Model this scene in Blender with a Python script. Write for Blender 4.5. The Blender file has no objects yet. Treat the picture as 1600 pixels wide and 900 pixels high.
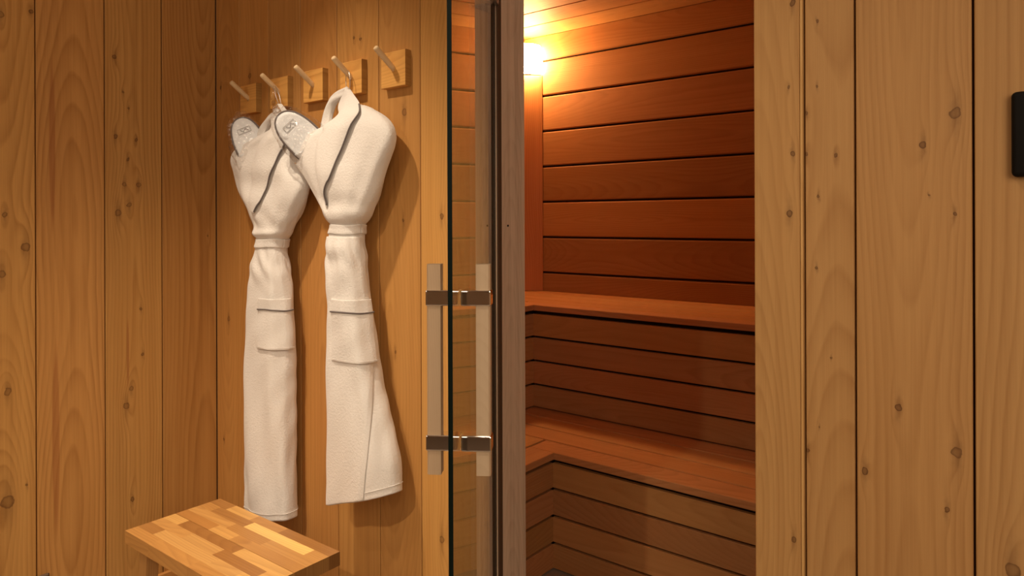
import bpy, bmesh, math, random
import numpy as np
from mathutils import Vector, Matrix, noise as mnoise
random.seed(7)
scn = bpy.context.scene
COL = scn.collection
V = Vector
# ---- bathrobe surface: a lofted body, rings of (z, centre x, centre y, half width, half depth)
def hermite(xs, ys, x):
    xs = np.asarray(xs); ys = np.asarray(ys)
    h = np.diff(xs); d = np.diff(ys, axis=0) / h[:, None]
    m = np.zeros_like(ys)
    m[1:-1] = (d[1:] * h[:-1, None] + d[:-1] * h[1:, None]) / (h[1:] + h[:-1])[:, None]
    m[0] = d[0]; m[-1] = d[-1]
    i = np.clip(np.searchsorted(xs, x) - 1, 0, len(h) - 1)
    t = ((x - xs[i]) / h[i])[..., None]; hh = h[i][..., None]
    return ((2*t**3-3*t**2+1)*ys[i] + (t**3-2*t**2+t)*hh*m[i] + (-2*t**3+3*t**2)*ys[i+1] + (t**3-t**2)*hh*m[i+1])
def sstep(a, b, x):
    t = np.clip((x - a) / (b - a), 0, 1); return t*t*(3-2*t)
class Robe:
    def __init__(s, rows, belt, seed, hem):
        r = np.array(rows)[::-1]
        s.z = r[:, 0]; s.v = r[:, 1:]; s.belt = belt; s.seed = seed; s.hem = hem
    def pt(s, th, z, off=0.0):
        th = np.asarray(th, float); z = np.asarray(z, float)
        p = hermite(s.z, s.v, z)
        xc, yc, a, b = p[..., 0], p[..., 1], p[..., 2], p[..., 3]
        b = np.maximum(b, .006); a = np.maximum(a, .006)
        c = np.cos(th); sn = np.sin(th); n = 2.4
        ux = np.sign(c)*np.abs(c)**(2/n); uy = np.sign(sn)*np.abs(sn)**(2/n)
        zt = s.z[-1]; zb = s.z[0]; B = s.belt; q = s.seed
        up = sstep(B+.02, B+.16, z)*(1-sstep(zt-.10, zt, z)); dn = 1-sstep(B-.10, B-.03, z)
        # soft drapes: folds fanning out of the belt above, long vertical folds below
        g = (z-B)
        f = up*(.0036*np.sin(5*th+9*g+q) + .0018*np.sin(11*th-14*g+2*q) + .0022*np.sin(34*g+3*th+1.5*np.sin(9*g+q)+q))
        f = f + dn*(.0032*np.sin(5*th+2.2*np.sin(4*z+q)+q) + .0012*np.sin(9*th-3*z+q*3) + .0016*np.sin(19*z+4*th+2*np.sin(5*z)+q) + .0010*np.sin(47*z-6*th+3*np.sin(7*z+th)))
        nb = np.exp(-((z-B+.07)/.05)**2) + .7*np.exp(-((z-B-.07)/.04)**2)
        f = f + nb*(.0036*np.sin(70*z+4*th+1.8*np.sin(3*th+q)+q) + .0012*np.sin(13*th+34*z+q))
        k = 1 + (f+off)/np.maximum(b, .02)*.0
        X = xc + (a+off+f*.6)*ux; Y = yc + (b+off+f)*uy
        Y = np.minimum(Y, 1.394)
        kz = (1-sstep(zb+.02, zb+.5, z))*s.hem
        Z = z + kz*(X-(xc-a))
        return np.stack([X, Y, Z], -1)
RIGHT = Robe([
 (1.6800,-1.6800,1.354,.012,.010),(1.6760,-1.6788,1.354,.0276,.016),(1.6557,-1.6578,1.346,.0612,.024),(1.6346,-1.6607,1.343,.1089,.032),
 (1.6086,-1.6979,1.338,.1846,.040),(1.5778,-1.7269,1.335,.2329,.045),(1.5432,-1.7342,1.332,.2371,.048),(1.5137,-1.7288,1.330,.2162,.050),
 (1.4782,-1.7147,1.328,.1827,.052),(1.4258,-1.702,1.328,.1454,.052),(1.3778,-1.695,1.328,.111,.050),(1.3434,-1.6922,1.326,.0860,.049),(1.3330,-1.6940,1.327,.0740,.047),
 (1.3220,-1.6957,1.329,.0600,.041),(1.2917,-1.7003,1.329,.0605,.041),(1.2534,-1.6991,1.327,.0635,.045),(1.1867,-1.6929,1.327,.0636,.048),
 (1.0914,-1.6848,1.33,.0688,.05),(.9778,-1.6763,1.33,.0813,.052),(.8652,-1.6651,1.33,.0968,.054),(.7542,-1.6502,1.329,.1148,.056),
 (.6625,-1.638,1.328,.1264,.057),(.5712,-1.6276,1.327,.1395,.058),(.475,-1.6227,1.327,.144,.058)], 1.306, 1.3, .34)
LEFT = Robe([
 (1.6750,-2.0436,1.354,.014,.010),(1.6709,-2.0436,1.354,.0341,.016),(1.6519,-2.0317,1.346,.0507,.024),(1.6342,-2.0495,1.345,.0833,.030),
 (1.6091,-2.0895,1.340,.1379,.036),(1.5798,-2.136,1.338,.1877,.040),(1.5477,-2.1473,1.336,.2002,.044),(1.5099,-2.1326,1.334,.2012,.046),
 (1.4592,-2.1078,1.334,.2006,.046),(1.4049,-2.0906,1.33,.1669,.05),(1.3514,-2.0856,1.33,.1239,.048),(1.3086,-2.0899,1.329,.0919,.045),
 (1.2880,-2.0940,1.326,.0810,.048),(1.2745,-2.0946,1.329,.0660,.041),(1.2398,-2.1041,1.329,.0645,.041),(1.2012,-2.1068,1.327,.0759,.045),(1.126,-2.1073,1.327,.0911,.048),
 (1.0178,-2.1129,1.33,.1077,.05),(.8884,-2.1152,1.33,.1168,.052),(.7588,-2.117,1.33,.1167,.054),(.63,-2.1154,1.329,.1186,.056),
 (.5219,-2.1175,1.329,.1211,.056),(.4366,-2.1137,1.329,.1208,.056),(.335,-2.1078,1.329,.1181,.056)], 1.258, 4.1, .12)


# ------------------------------------------------------------------ tags and objects
def tag(o, label=None, cat=None, group=None, kind=None):
    if label: o['label'] = label
    if cat: o['category'] = cat
    if group: o['group'] = group
    if kind: o['kind'] = kind
    return o
def empty(name, loc=(0,0,0), parent=None):
    o = bpy.data.objects.new(name, None); COL.objects.link(o)
    o.location = loc; o.empty_display_size = .05
    if parent: o.parent = parent
    return o
def link(name, me, mat, parent=None, smooth=False):
    o = bpy.data.objects.new(name, me); COL.objects.link(o)
    if mat is not None and len(me.materials) == 0: me.materials.append(mat)
    if smooth:
        for p in me.polygons: p.use_smooth = True
    if parent is not None:
        o.parent = parent
        o.matrix_parent_inverse = Matrix.Translation(parent.location).inverted()
    return o

# ------------------------------------------------------------------ node helper
class NT:
    def __init__(s, name):
        s.m = bpy.data.materials.new(name); s.m.use_nodes = True
        s.t = s.m.node_tree; s.t.nodes.clear()
        s.out = s.t.nodes.new('ShaderNodeOutputMaterial')
    def n(s, typ, ins=None, **kw):
        nd = s.t.nodes.new(typ)
        for k, v in kw.items(): setattr(nd, k, v)
        if ins:
            for k, v in ins.items():
                if isinstance(v, bpy.types.NodeSocket): s.t.links.new(v, nd.inputs[k])
                else: nd.inputs[k].default_value = v
        return nd
    def ma(s, op, a, b=0.0, c=0.0, clamp=False):
        nd = s.n('ShaderNodeMath', {0: a, 1: b, 2: c}, operation=op, use_clamp=clamp); return nd.outputs[0]
    def vm(s, op, a, b=(0,0,0), c=None):
        ins = {0: a, 1: b}
        if c is not None: ins[2] = c
        nd = s.n('ShaderNodeVectorMath', ins, operation=op)
        return nd.outputs['Value'] if op in ('DOT_PRODUCT', 'LENGTH') else nd.outputs[0]
    def xyz(s, x, y, z=0.0): return s.n('ShaderNodeCombineXYZ', {0: x, 1: y, 2: z}).outputs[0]
    def noise(s, vec, scale, detail=2.0, rough=.5):
        return s.n('ShaderNodeTexNoise', {'Vector': vec, 'Scale': scale, 'Detail': detail, 'Roughness': rough}).outputs[0]
    def mix(s, f, a, b, blend='MIX'):
        nd = s.n('ShaderNodeMix', data_type='RGBA', blend_type=blend)
        for k, v in ((0, f), (6, a), (7, b)):
            if isinstance(v, bpy.types.NodeSocket): s.t.links.new(v, nd.inputs[k])
            else: nd.inputs[k].default_value = v if k == 0 else tuple(v) + ((1,) if len(v) == 3 else ())
        return nd.outputs[2]
    def surf(s, sh): s.t.links.new(sh, s.out.inputs[0]); return s.m

def wood(name, base, dark, red, ringf=90, contrast=.6, fiber=.25, rough=.55, knots=(), streaks=(), knotcol=(.075,.022,.006), wob=.03, bump=.25, flat=.05, spec=.3, cloud=.35):
    N = NT(name)
    uv = N.n('ShaderNodeUVMap', uv_map='UVMap').outputs[0]
    sp = N.n('ShaderNodeSeparateXYZ', {0: uv}); u, v = sp.outputs[0], sp.outputs[1]
    at = N.n('ShaderNodeAttribute', attribute_name='plank').outputs['Vector']
    sa = N.n('ShaderNodeSeparateXYZ', {0: at}); c, r1, r2 = sa.outputs
    tint = N.n('ShaderNodeAttribute', attribute_name='tint').outputs['Color']
    a = N.ma('SUBTRACT', u, c); l = N.ma('MULTIPLY_ADD', r1, 37.0, v)
    r2k = N.ma('MULTIPLY', r2, 53.0)
    n1 = N.noise(N.xyz(N.ma('MULTIPLY', a, 2.0), N.ma('MULTIPLY', l, .6), r2k), 1.5, 2)
    n2 = N.noise(N.xyz(r2k, N.ma('MULTIPLY', l, .42), 3.3), 1.0, 1)
    n3 = N.noise(N.xyz(N.ma('MULTIPLY', a, 10.0), N.ma('MULTIPLY', l, 2.2), r2k), 1.0, 3)
    d = N.ma('MULTIPLY_ADD', N.ma('SUBTRACT', n2, .45), .55, flat)
    aa = N.ma('ADD', N.ma('MULTIPLY_ADD', N.ma('SUBTRACT', r1, .5), .13, a), N.ma('MULTIPLY', N.ma('SUBTRACT', n1, .5), wob*2))
    r = N.ma('SQRT', N.ma('ADD', N.ma('MULTIPLY', aa, aa), N.ma('MULTIPLY', d, d)))
    r = N.ma('MULTIPLY_ADD', N.ma('SUBTRACT', n3, .5), .012, r)
    kd = None; bumpacc = r; stk = None
    kn = N.n('ShaderNodeTexNoise', {'Vector': uv, 'Scale': 55.0, 'Detail': 2.0}).outputs['Color']
    uvk = N.vm('ADD', uv, N.vm('MULTIPLY', N.vm('SUBTRACT', kn, (.5,.5,.5)), (.011,.015,0)))
    for (ku, kv, kr) in knots:
        kr = kr*.9
        df = N.vm('SUBTRACT', uv, (ku, kv, 0)); d2 = N.vm('MULTIPLY', df, df); i2 = 1/kr**2
        g = N.ma('EXPONENT', N.vm('DOT_PRODUCT', d2, (-.22*i2, -.020*i2, 0)))
        bumpacc = N.ma('MULTIPLY_ADD', g, -.022*min(1, (kr/.012)), bumpacc)
        df = N.vm('SUBTRACT', uvk, (ku, kv, 0)); d2 = N.vm('MULTIPLY', df, df)
        q = N.vm('DOT_PRODUCT', d2, (i2*1.0, i2*.75, 0))
        core = N.ma('MULTIPLY', N.ma('SUBTRACT', 1.05, q), 3.0, clamp=True)
        core = N.ma('MULTIPLY', core, N.ma('MULTIPLY_ADD', N.ma('MULTIPLY', q, q), .55, .66 if kr < .008 else .52, clamp=True))
        tail = N.ma('MULTIPLY', N.ma('EXPONENT', N.vm('DOT_PRODUCT', d2, (-1.3*i2, -.06*i2, 0))), .42)
        k1 = N.ma('MAXIMUM', core, tail)
        kd = k1 if kd is None else N.ma('MAXIMUM', kd, k1)
    for (ku, kv, ra, rl, st) in streaks:
        df = N.vm('SUBTRACT', uv, (ku, kv, 0)); d2 = N.vm('MULTIPLY', df, df)
        q = N.vm('DOT_PRODUCT', d2, (1/ra**2, 1/rl**2, 0))
        e = N.ma('MULTIPLY', N.ma('MULTIPLY', N.ma('SUBTRACT', 1.0, q), 2.0, clamp=True), st)
        stk = e if stk is None else N.ma('MAXIMUM', stk, e)
    ph = N.ma('FRACT', N.ma('MULTIPLY', bumpacc, float(ringf)))
    f = N.ma('MULTIPLY', N.ma('POWER', ph, 2.2), N.ma('MULTIPLY', N.ma('SUBTRACT', 1.0, ph), 6.0, clamp=True))
    f = N.ma('MULTIPLY', f, N.ma('MULTIPLY_ADD', N.noise(N.xyz(N.ma('MULTIPLY', a, 14.0), N.ma('MULTIPLY', l, 1.1), r2), 1.0, 2), 2.2, -.25, clamp=True))
    fib = N.noise(N.xyz(N.ma('MULTIPLY', a, 420.0), N.ma('MULTIPLY', l, 7.0), r2k), 1.0, 3, .6)
    lines = N.noise(N.xyz(N.ma('MULTIPLY', a, 60.0), N.ma('MULTIPLY', l, .8), r2k), 1.0, 3, .6)
    fac = N.ma('ADD', N.ma('MULTIPLY', f, contrast), N.ma('ADD', N.ma('MULTIPLY', N.ma('SUBTRACT', fib, .5), fiber*1.3), N.ma('MULTIPLY', N.ma('SUBTRACT', lines, .5), fiber*2.0)))
    fac = N.ma('ADD', fac, .12, clamp=True)
    col = N.mix(fac, base, dark)
    cl = N.noise(N.xyz(N.ma('MULTIPLY', a, 9.0), N.ma('MULTIPLY', l, 1.3), r2k), 1.0, 2)
    clf = N.ma('MULTIPLY', N.ma('MULTIPLY', N.ma('SUBTRACT', cl, .42), 3.0, clamp=True), cloud)
    col = N.mix(clf, col, red)
    if stk is not None: col = N.mix(stk, col, (red[0]*.62, red[1]*.42, red[2]*.45))
    col = N.mix(1.0, col, tint, 'MULTIPLY')
    if kd is not None: col = N.mix(N.ma('MULTIPLY', kd, .93), col, knotcol)
    hgt = N.ma('ADD', N.ma('MULTIPLY', f, .5), fib)
    bp = N.n('ShaderNodeBump', {'Strength': bump, 'Distance': .0006, 'Height': hgt}).outputs[0]
    b = N.n('ShaderNodeBsdfPrincipled', {'Base Color': col, 'Roughness': rough, 'Normal': bp, 'Specular IOR Level': spec})
    return N.surf(b.outputs[0])

def plain(name, col, rough=.5, metal=0.0, spec=.5, coat=0.0):
    N = NT(name)
    geo = N.n('ShaderNodeTexCoord').outputs['Object']
    nz = N.noise(geo, 40.0, 3)
    c = N.mix(N.ma('MULTIPLY', nz, .12), col, tuple(x*.7 for x in col))
    return N.surf(N.n('ShaderNodeBsdfPrincipled', {'Base Color': c, 'Roughness': rough, 'Metallic': metal, 'Specular IOR Level': spec, 'Coat Weight': coat}).outputs[0])

def cloth(name, col, scale=1.0, strength=.5):
    N = NT(name)
    g = N.n('ShaderNodeTexCoord').outputs['Object']
    n1 = N.noise(g, 600*scale, 3, .7); n2 = N.noise(g, 14.0, 3); n3 = N.noise(g, 170*scale, 3)
    c = N.mix(N.ma('MULTIPLY', N.ma('ADD', n1, n3), .22), col, tuple(x*.74 for x in col))
    c = N.mix(N.ma('MULTIPLY', n2, .10), c, (col[0]*.92, col[1]*.84, col[2]*.74))
    h = N.ma('ADD', n1, N.ma('MULTIPLY', n3, 1.3))
    bp = N.n('ShaderNodeBump', {'Strength': strength, 'Distance': .0026, 'Height': h}).outputs[0]
    b = N.n('ShaderNodeBsdfPrincipled', {'Base Color': c, 'Roughness': .95, 'Normal': bp, 'Specular IOR Level': .15, 'Sheen Weight': .25, 'Sheen Roughness': .5})
    return N.surf(b.outputs[0])

def thin_clear(name, tint, f0, grough=0.0, bump=0.0, bscale=60.0, extra=0.0):
    """clear sheet: light passes straight through, reflection by Schlick's law from the surface angle"""
    N = NT(name)
    ge = N.n('ShaderNodeNewGeometry')
    nrm = None
    if bump:
        g = N.n('ShaderNodeTexCoord').outputs['Object']
        vo = N.n('ShaderNodeTexVoronoi', {'Vector': g, 'Scale': bscale}, feature='F1').outputs[0]
        nz = N.noise(g, bscale*.7, 3)
        nrm = N.n('ShaderNodeBump', {'Strength': bump, 'Distance': .006, 'Height': N.ma('ADD', vo, nz)}).outputs[0]
    c = N.ma('ABSOLUTE', N.vm('DOT_PRODUCT', ge.outputs['Normal'] if nrm is None else nrm, ge.outputs['Incoming']))
    k = N.ma('POWER', N.ma('SUBTRACT', 1.0, c, clamp=True), 5.0)
    F = N.ma('ADD', N.ma('MULTIPLY_ADD', k, 1-f0, f0), extra, clamp=True)
    tr = N.n('ShaderNodeBsdfTransparent', {'Color': tint + (1,)})
    gi = {'Color': (1,1,1,1), 'Roughness': grough}
    if nrm is not None: gi['Normal'] = nrm
    gl = N.n('ShaderNodeBsdfGlossy', gi)
    mx = N.n('ShaderNodeMixShader', {0: F, 1: tr.outputs[0], 2: gl.outputs[0]})
    return N.surf(mx.outputs[0])

# ------------------------------------------------------------------ mesh builders
class Boards:
    """boards with chamfered long edges, each with its own grain; one mesh"""
    def __init__(s): s.v = []; s.f = []; s.uv = []; s.pl = []; s.ti = []; s.mi = []
    def _face(s, idx, uvs, pl, ti, mi=0): s.f.append(idx); s.uv.append(uvs); s.pl.append(pl); s.ti.append(ti); s.mi.append(mi)
    def add(s, o, ax, al, nm, W, L, T, ch=.0015, tint=(1,1,1), u0=None, v0=None, r=None, fch=0.0):
        o, ax, al, nm = V(o), V(ax), V(al), V(nm)
        r = r or (random.random(), random.random())
        u0 = random.uniform(0, 50) if u0 is None else u0
        v0 = random.uniform(0, 50) if v0 is None else v0
        prof = [(0, -T), (0, -ch), (ch, 0), (W-ch, 0), (W, -ch), (W, -T)]
        b = len(s.v); k = len(prof); pl = (u0+W/2, r[0], r[1])
        for y in (0, L):
            for (x, z) in prof: s.v.append(o + ax*x + al*y + nm*z)
        cum = [0]
        for i in range(k): p, q = prof[i], prof[(i+1) % k]; cum.append(cum[-1]+math.hypot(q[0]-p[0], q[1]-p[1]))
        for i in range(k):
            j = (i+1) % k
            if i == 2: ua, ub = u0+prof[2][0], u0+prof[3][0]
            elif i < 2: ua, ub = u0+prof[2][0]-(cum[2]-cum[i]), u0+prof[2][0]-(cum[2]-cum[i+1])
            elif i < k-1: ua, ub = u0+prof[3][0]+(cum[i]-cum[3]), u0+prof[3][0]+(cum[i+1]-cum[3])
            else: ua, ub = u0+W, u0
            s._face([b+i, b+j, b+k+j, b+k+i], [(ua, v0), (ub, v0), (ub, v0+L), (ua, v0+L)], pl, tint)
        for base in (0, k):
            e = .55
            s._face([b+base+i for i in range(k)], [(u0+prof[i][0], v0+(L if base else 0)+prof[i][1]) for i in range(k)], pl, tuple(x*e for x in tint))
    def build(s, name, mat, parent=None):
        me = bpy.data.meshes.new(name); me.from_pydata([tuple(x) for x in s.v], [], s.f)
        uvl = me.uv_layers.new(name='UVMap'); i = 0
        for uvs in s.uv:
            for q in uvs: uvl.data[i].uv = q; i += 1
        a = me.attributes.new('plank', 'FLOAT_VECTOR', 'FACE'); a.data.foreach_set('vector', [c for p in s.pl for c in p])
        a = me.attributes.new('tint', 'FLOAT_COLOR', 'FACE'); a.data.foreach_set('color', [c for p in s.ti for c in (p[0], p[1], p[2], 1.0)])
        bm = bmesh.new(); bm.from_mesh(me); bmesh.ops.recalc_face_normals(bm, faces=bm.faces); bm.to_mesh(me); bm.free()
        return link(name, me, mat, parent)

def single(name, o, ax, al, nm, W, L, T, mat, parent=None, **kw):
    b = Boards(); b.add(o, ax, al, nm, W, L, T, **kw); return b.build(name, mat, parent)

def bm_obj(name, bm, mat, parent=None, smooth=False):
    bmesh.ops.recalc_face_normals(bm, faces=bm.faces)
    me = bpy.data.meshes.new(name); bm.to_mesh(me); bm.free()
    return link(name, me, mat, parent, smooth)

def box_bm(c, ax, ay, az, sx, sy, sz, bev=0.0, seg=2, bm=None):
    """box centred at c with axes ax, ay, az and full sizes"""
    bm = bm or bmesh.new(); c, ax, ay, az = V(c), V(ax).normalized(), V(ay).normalized(), V(az).normalized()
    r = bmesh.ops.create_cube(bm, size=1.0)
    for v in r['verts']: v.co = c + ax*v.co.x*sx + ay*v.co.y*sy + az*v.co.z*sz
    if bev:
        es = list({e for v in r['verts'] for e in v.link_edges})
        bmesh.ops.bevel(bm, geom=es, offset=bev, segments=seg, affect='EDGES', profile=.5)
    return bm
def tube_bm(pts, rad, seg=10, bm=None, closed=False, cap=True):
    bm = bm or bmesh.new(); pts = [V(p) for p in pts]; n = len(pts); rings = []
    rr = rad if isinstance(rad, (list, tuple)) else [rad]*n
    prev = None
    for i, p in enumerate(pts):
        if closed: t = pts[(i+1) % n] - pts[i-1]
        else: t = pts[min(i+1, n-1)] - pts[max(i-1, 0)]
        t.normalize()
        ref = prev if prev is not None else (V((0,0,1)) if abs(t.z) < .9 else V((1,0,0)))
        x = (ref - t*ref.dot(t)).normalized(); prev = x; y = t.cross(x)
        rings.append([bm.verts.new(p + (x*math.cos(q) + y*math.sin(q))*rr[i]) for q in [2*math.pi*k/seg for k in range(seg)]])
    m = n if closed else n-1
    for i in range(m):
        A, B = rings[i], rings[(i+1) % n]
        for k in range(seg): bm.faces.new((A[k], A[(k+1) % seg], B[(k+1) % seg], B[k]))
    if cap and not closed: bm.faces.new(rings[0]); bm.faces.new(rings[-1][::-1])
    return bm
def catmull(pts, per=6):
    pts = [V(p) for p in pts]; P = [pts[0]*2-pts[1]] + pts + [pts[-1]*2-pts[-2]]; out = []
    for i in range(1, len(P)-2):
        for k in range(per):
            t = k/per; a, b, c, d = P[i-1:i+3]
            out.append(.5*((2*b)+(c-a)*t+(2*a-5*b+4*c-d)*t*t+(-a+3*b-3*c+d)*t**3))
    out.append(pts[-1]); return out

# ------------------------------------------------------------------ materials
K_LEFT = [(0.713,1.354,.009),(0.767,1.253,.015),(0.716,0.461,.022),(0.704,1.172,.012),(0.718,0.803,.011),(1.033,1.901,.008),(1.06,1.783,.005),(1.079,1.728,.005),(1.035,1.627,.008),(1.103,1.622,.006),(1.075,1.55,.007),(1.064,1.462,.009),(1.112,1.462,.009),(1.079,1.391,.009),(1.043,1.363,.012),(1.366,1.276,.004),(0.785,2.003,.008),(0.703,1.973,.01),(1.118,1.023,.006),(1.067,0.688,.012),(1.084,0.745,.009),(1.123,0.861,.006),(0.769,0.499,.004),(1.086,0.355,.008)]
K_BACK = [(-2.553,1.845,.007),(-2.351,1.863,.011),(-2.502,0.961,.010),(-2.539,0.498,.006),(-1.754,1.902,.005),(-1.723,1.895,.006),(-1.526,1.648,.011),(-1.375,1.342,.008),(-1.378,0.442,.011),(-1.532,1.33,.006),(-1.568,0.942,.006)]
K_RIGHT = [(-0.424,1.747,.006),(-0.381,1.705,.003),(-0.381,1.585,.003),(-0.433,1.586,.003),(-0.4,1.533,.003),(-0.425,1.459,.005),(-0.401,1.455,.004),(-0.348,1.45,.003),(-0.379,1.377,.003),(-0.432,1.342,.007),(-0.383,1.239,.003),(-0.158,1.511,.010),(-0.206,1.459,.006),(-0.197,1.371,.002),(-0.16,1.338,.004),(-0.357,1.072,.002),(-0.38,0.938,.002),(-0.401,0.889,.005),(-0.246,0.995,.007),(-0.3,0.872,.006),(-0.157,0.933,.009),(-0.173,0.833,.005),(-0.426,0.713,.006),(-0.081,0.757,.012)]
PB, PD, PR = (.60,.318,.100), (.34,.148,.036), (.52,.250,.066)
M_left = wood('larch_left', PB, PD, PR, ringf=95, contrast=.75, fiber=.50, knots=K_LEFT, streaks=[(.842,1.58,.010,.30,.55),(.850,.62,.012,.34,.5),(1.073,.87,.005,.13,.55)], cloud=.4)
M_back = wood('larch_back', PB, PD, PR, ringf=95, contrast=.40, fiber=.42, knots=K_BACK, cloud=.4)
M_right = wood('larch_right', (.55,.315,.120), (.36,.175,.056), (.50,.265,.088), ringf=100, contrast=.6, fiber=.42, knots=K_RIGHT, cloud=.35)
M_pine = wood('pine_block', (.80,.43,.12), (.50,.22,.05), (.74,.36,.09), ringf=130, contrast=.7, fiber=.2)
M_dowel = wood('birch_dowel', (.78,.58,.34), (.62,.42,.22), (.72,.52,.28), ringf=60, contrast=.2, fiber=.2)
M_ced = wood('cedar', (.52,.250,.096), (.31,.122,.040), (.42,.180,.060), ringf=110, contrast=.45, fiber=.28, rough=.6, cloud=.6, spec=.2)
M_ash = wood('handle_oak', (.56,.42,.28), (.43,.30,.19), (.52,.38,.25), ringf=240, contrast=.3, fiber=.25)
M_jamb = wood('jamb_oak', (.62,.47,.34), (.34,.23,.155), (.55,.40,.28), ringf=260, contrast=.3, fiber=.8, cloud=.4)
M_aca = wood('acacia', (.64,.37,.13), (.36,.17,.055), (.48,.26,.09), ringf=130, contrast=.55, fiber=.35, rough=.4, cloud=.5, spec=.45)
M_dark = plain('shadow_gap', (.030,.013,.006), .9, spec=.1)
M_gap = plain('groove_back', (.10,.045,.016), .9, spec=.1)
M_chrome = plain('chrome', (.86,.85,.84), .07, 1.0)
M_steel = plain('brushed_steel', (.60,.58,.55), .28, 1.0)
M_black = plain('black_plastic', (.006,.005,.004), .6, spec=.15)
M_grey = cloth('grey_piping', (.16,.135,.13), 2.0, .3)
M_thread = cloth('embroidery', (.42,.40,.38), 2.0, .2)
M_robe = cloth('white_terry', (.86,.83,.80), 1.0, .55)
M_felt = cloth('slipper_terry', (.84,.86,.89), 1.3, .4)
M_plaster = plain('plaster', (.62,.52,.42), .9, spec=.2)
M_tile = plain('floor_tile', (.28,.22,.17), .5)
M_edge = plain('glass_edge_green', (.004,.009,.007), .45, spec=.12)
M_seal = plain('door_seal', (.07,.035,.015), .7)
M_glass = thin_clear('door_glass', (.93,.955,.94), .045)
M_bag = thin_clear('clear_wrap', (.975,.975,.975), .07, .04, 1.0, 60.0)
def emit(name, col, st):
    N = NT(name); return N.surf(N.n('ShaderNodeEmission', {'Color': col + (1,), 'Strength': st}).outputs[0])
M_lamp = emit('lamp_diffuser', (1.0,.58,.23), 135.0)
M_down = emit('downlight_lens', (1.0,.74,.48), 8.0)

# ------------------------------------------------------------------ room shell
ZC = 2.75; XL = -2.59; YH = 1.4
def vwall(name, kind_specs, mat, axis, T=.016):
    b = Boards()
    for (p0, p1, z0, z1, tint, *rest) in kind_specs:
        g = rest[0] if rest else .003; r = rest[1] if len(rest) > 1 else None
        proud = rest[2] if len(rest) > 2 else 0.0
        if axis == 'L': b.add((XL+proud, p0+g/2, z0), (0,1,0), (0,0,1), (1,0,0), p1-p0-g, z1-z0, T+proud, tint=tint, u0=p0+g/2, v0=z0, r=r)
        else: b.add((p0+g/2, YH-proud, z0), (1,0,0), (0,0,1), (0,-1,0), p1-p0-g, z1-z0, T+proud, tint=tint, u0=p0+g/2, v0=z0, r=r)
    return b.build(name, mat)
def backing(parent, name, o, sx, sy, sz, mat=None):
    return bm_obj(name, box_bm(o, (1,0,0), (0,1,0), (0,0,1), sx, sy, sz), mat or M_gap, parent)

rnd = random.Random(3)
ls = []
ys = [1.4, 1.193, 1.0, .795, .605, .41, .215, .02, -.175, -.37, -.565, -.76, -.955, -1.15, -1.345, -1.54, -1.735, -1.93, -2.125, -2.32, -2.5]
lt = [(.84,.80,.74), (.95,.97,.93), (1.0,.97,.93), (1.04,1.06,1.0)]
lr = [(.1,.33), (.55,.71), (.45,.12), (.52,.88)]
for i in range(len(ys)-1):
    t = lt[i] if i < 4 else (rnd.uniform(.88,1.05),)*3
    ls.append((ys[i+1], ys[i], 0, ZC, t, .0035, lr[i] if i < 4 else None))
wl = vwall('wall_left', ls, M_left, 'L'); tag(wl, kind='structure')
backing(wl, 'backing', (XL-.036, -.55, ZC/2), .04, 3.92, ZC)

DX0, DX1, DTOP = -1.173, -.4998, 2.06
hs = []
xs = [-2.59, -2.421, -2.230, -2.038, -1.841, -1.639, -1.4597, DX0-.004]
ht = [(.92,.86,.78), (.95,.88,.78), (.88,.84,.80), (.92,.83,.74), (.96,.92,.84), (.92,.88,.82), (1.08,1.08,1.0), (1.1,1.1,1.0)]
for i in range(7): hs.append((xs[i], xs[i+1], 0, ZC, ht[i], .003))
wb = vwall('wall_back', hs, M_back, 'B'); tag(wb, kind='structure')
backing(wb, 'backing', ((XL+DX0)/2, YH+.036, ZC/2), DX0-XL-.012, .04, ZC)
rs = []
xr = [-.405, -.3155, -.1329, .06, .25, .44, .63, .82, 1.01, 1.2, 1.39, 1.6]
rr = [(.3,.2), (.5,.64), (.05,.4)]
rt = [(1.0,1.0,1.0), (.98,.96,.95), (.96,.96,.96)]
for i in range(len(xr)-1):
    rs.append((xr[i], xr[i+1], 0, ZC, rt[i] if i < 3 else (rnd.uniform(.9,1.03),)*3, .004 if i != 1 else .004, rr[i] if i < 3 else None))
wr = vwall('wall_front_of_sauna', rs, M_right, 'B'); tag(wr, kind='structure'); wr.name = 'wall_right'
backing(wr, 'backing', ((-.41+1.6)/2, YH+.036, ZC/2), 2.0, .04, ZC)
b = Boards()
for (a0, a1) in ((DX0-.004, -.95), (-.95, -.72), (-.72, DX1)):
    b.add((a0, YH, DTOP), (1,0,0), (0,0,1), (0,-1,0), a1-a0-.003, ZC-DTOP, .016, u0=a0, v0=0)
tag(b.build('wall_over_door', M_back), kind='structure')

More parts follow.
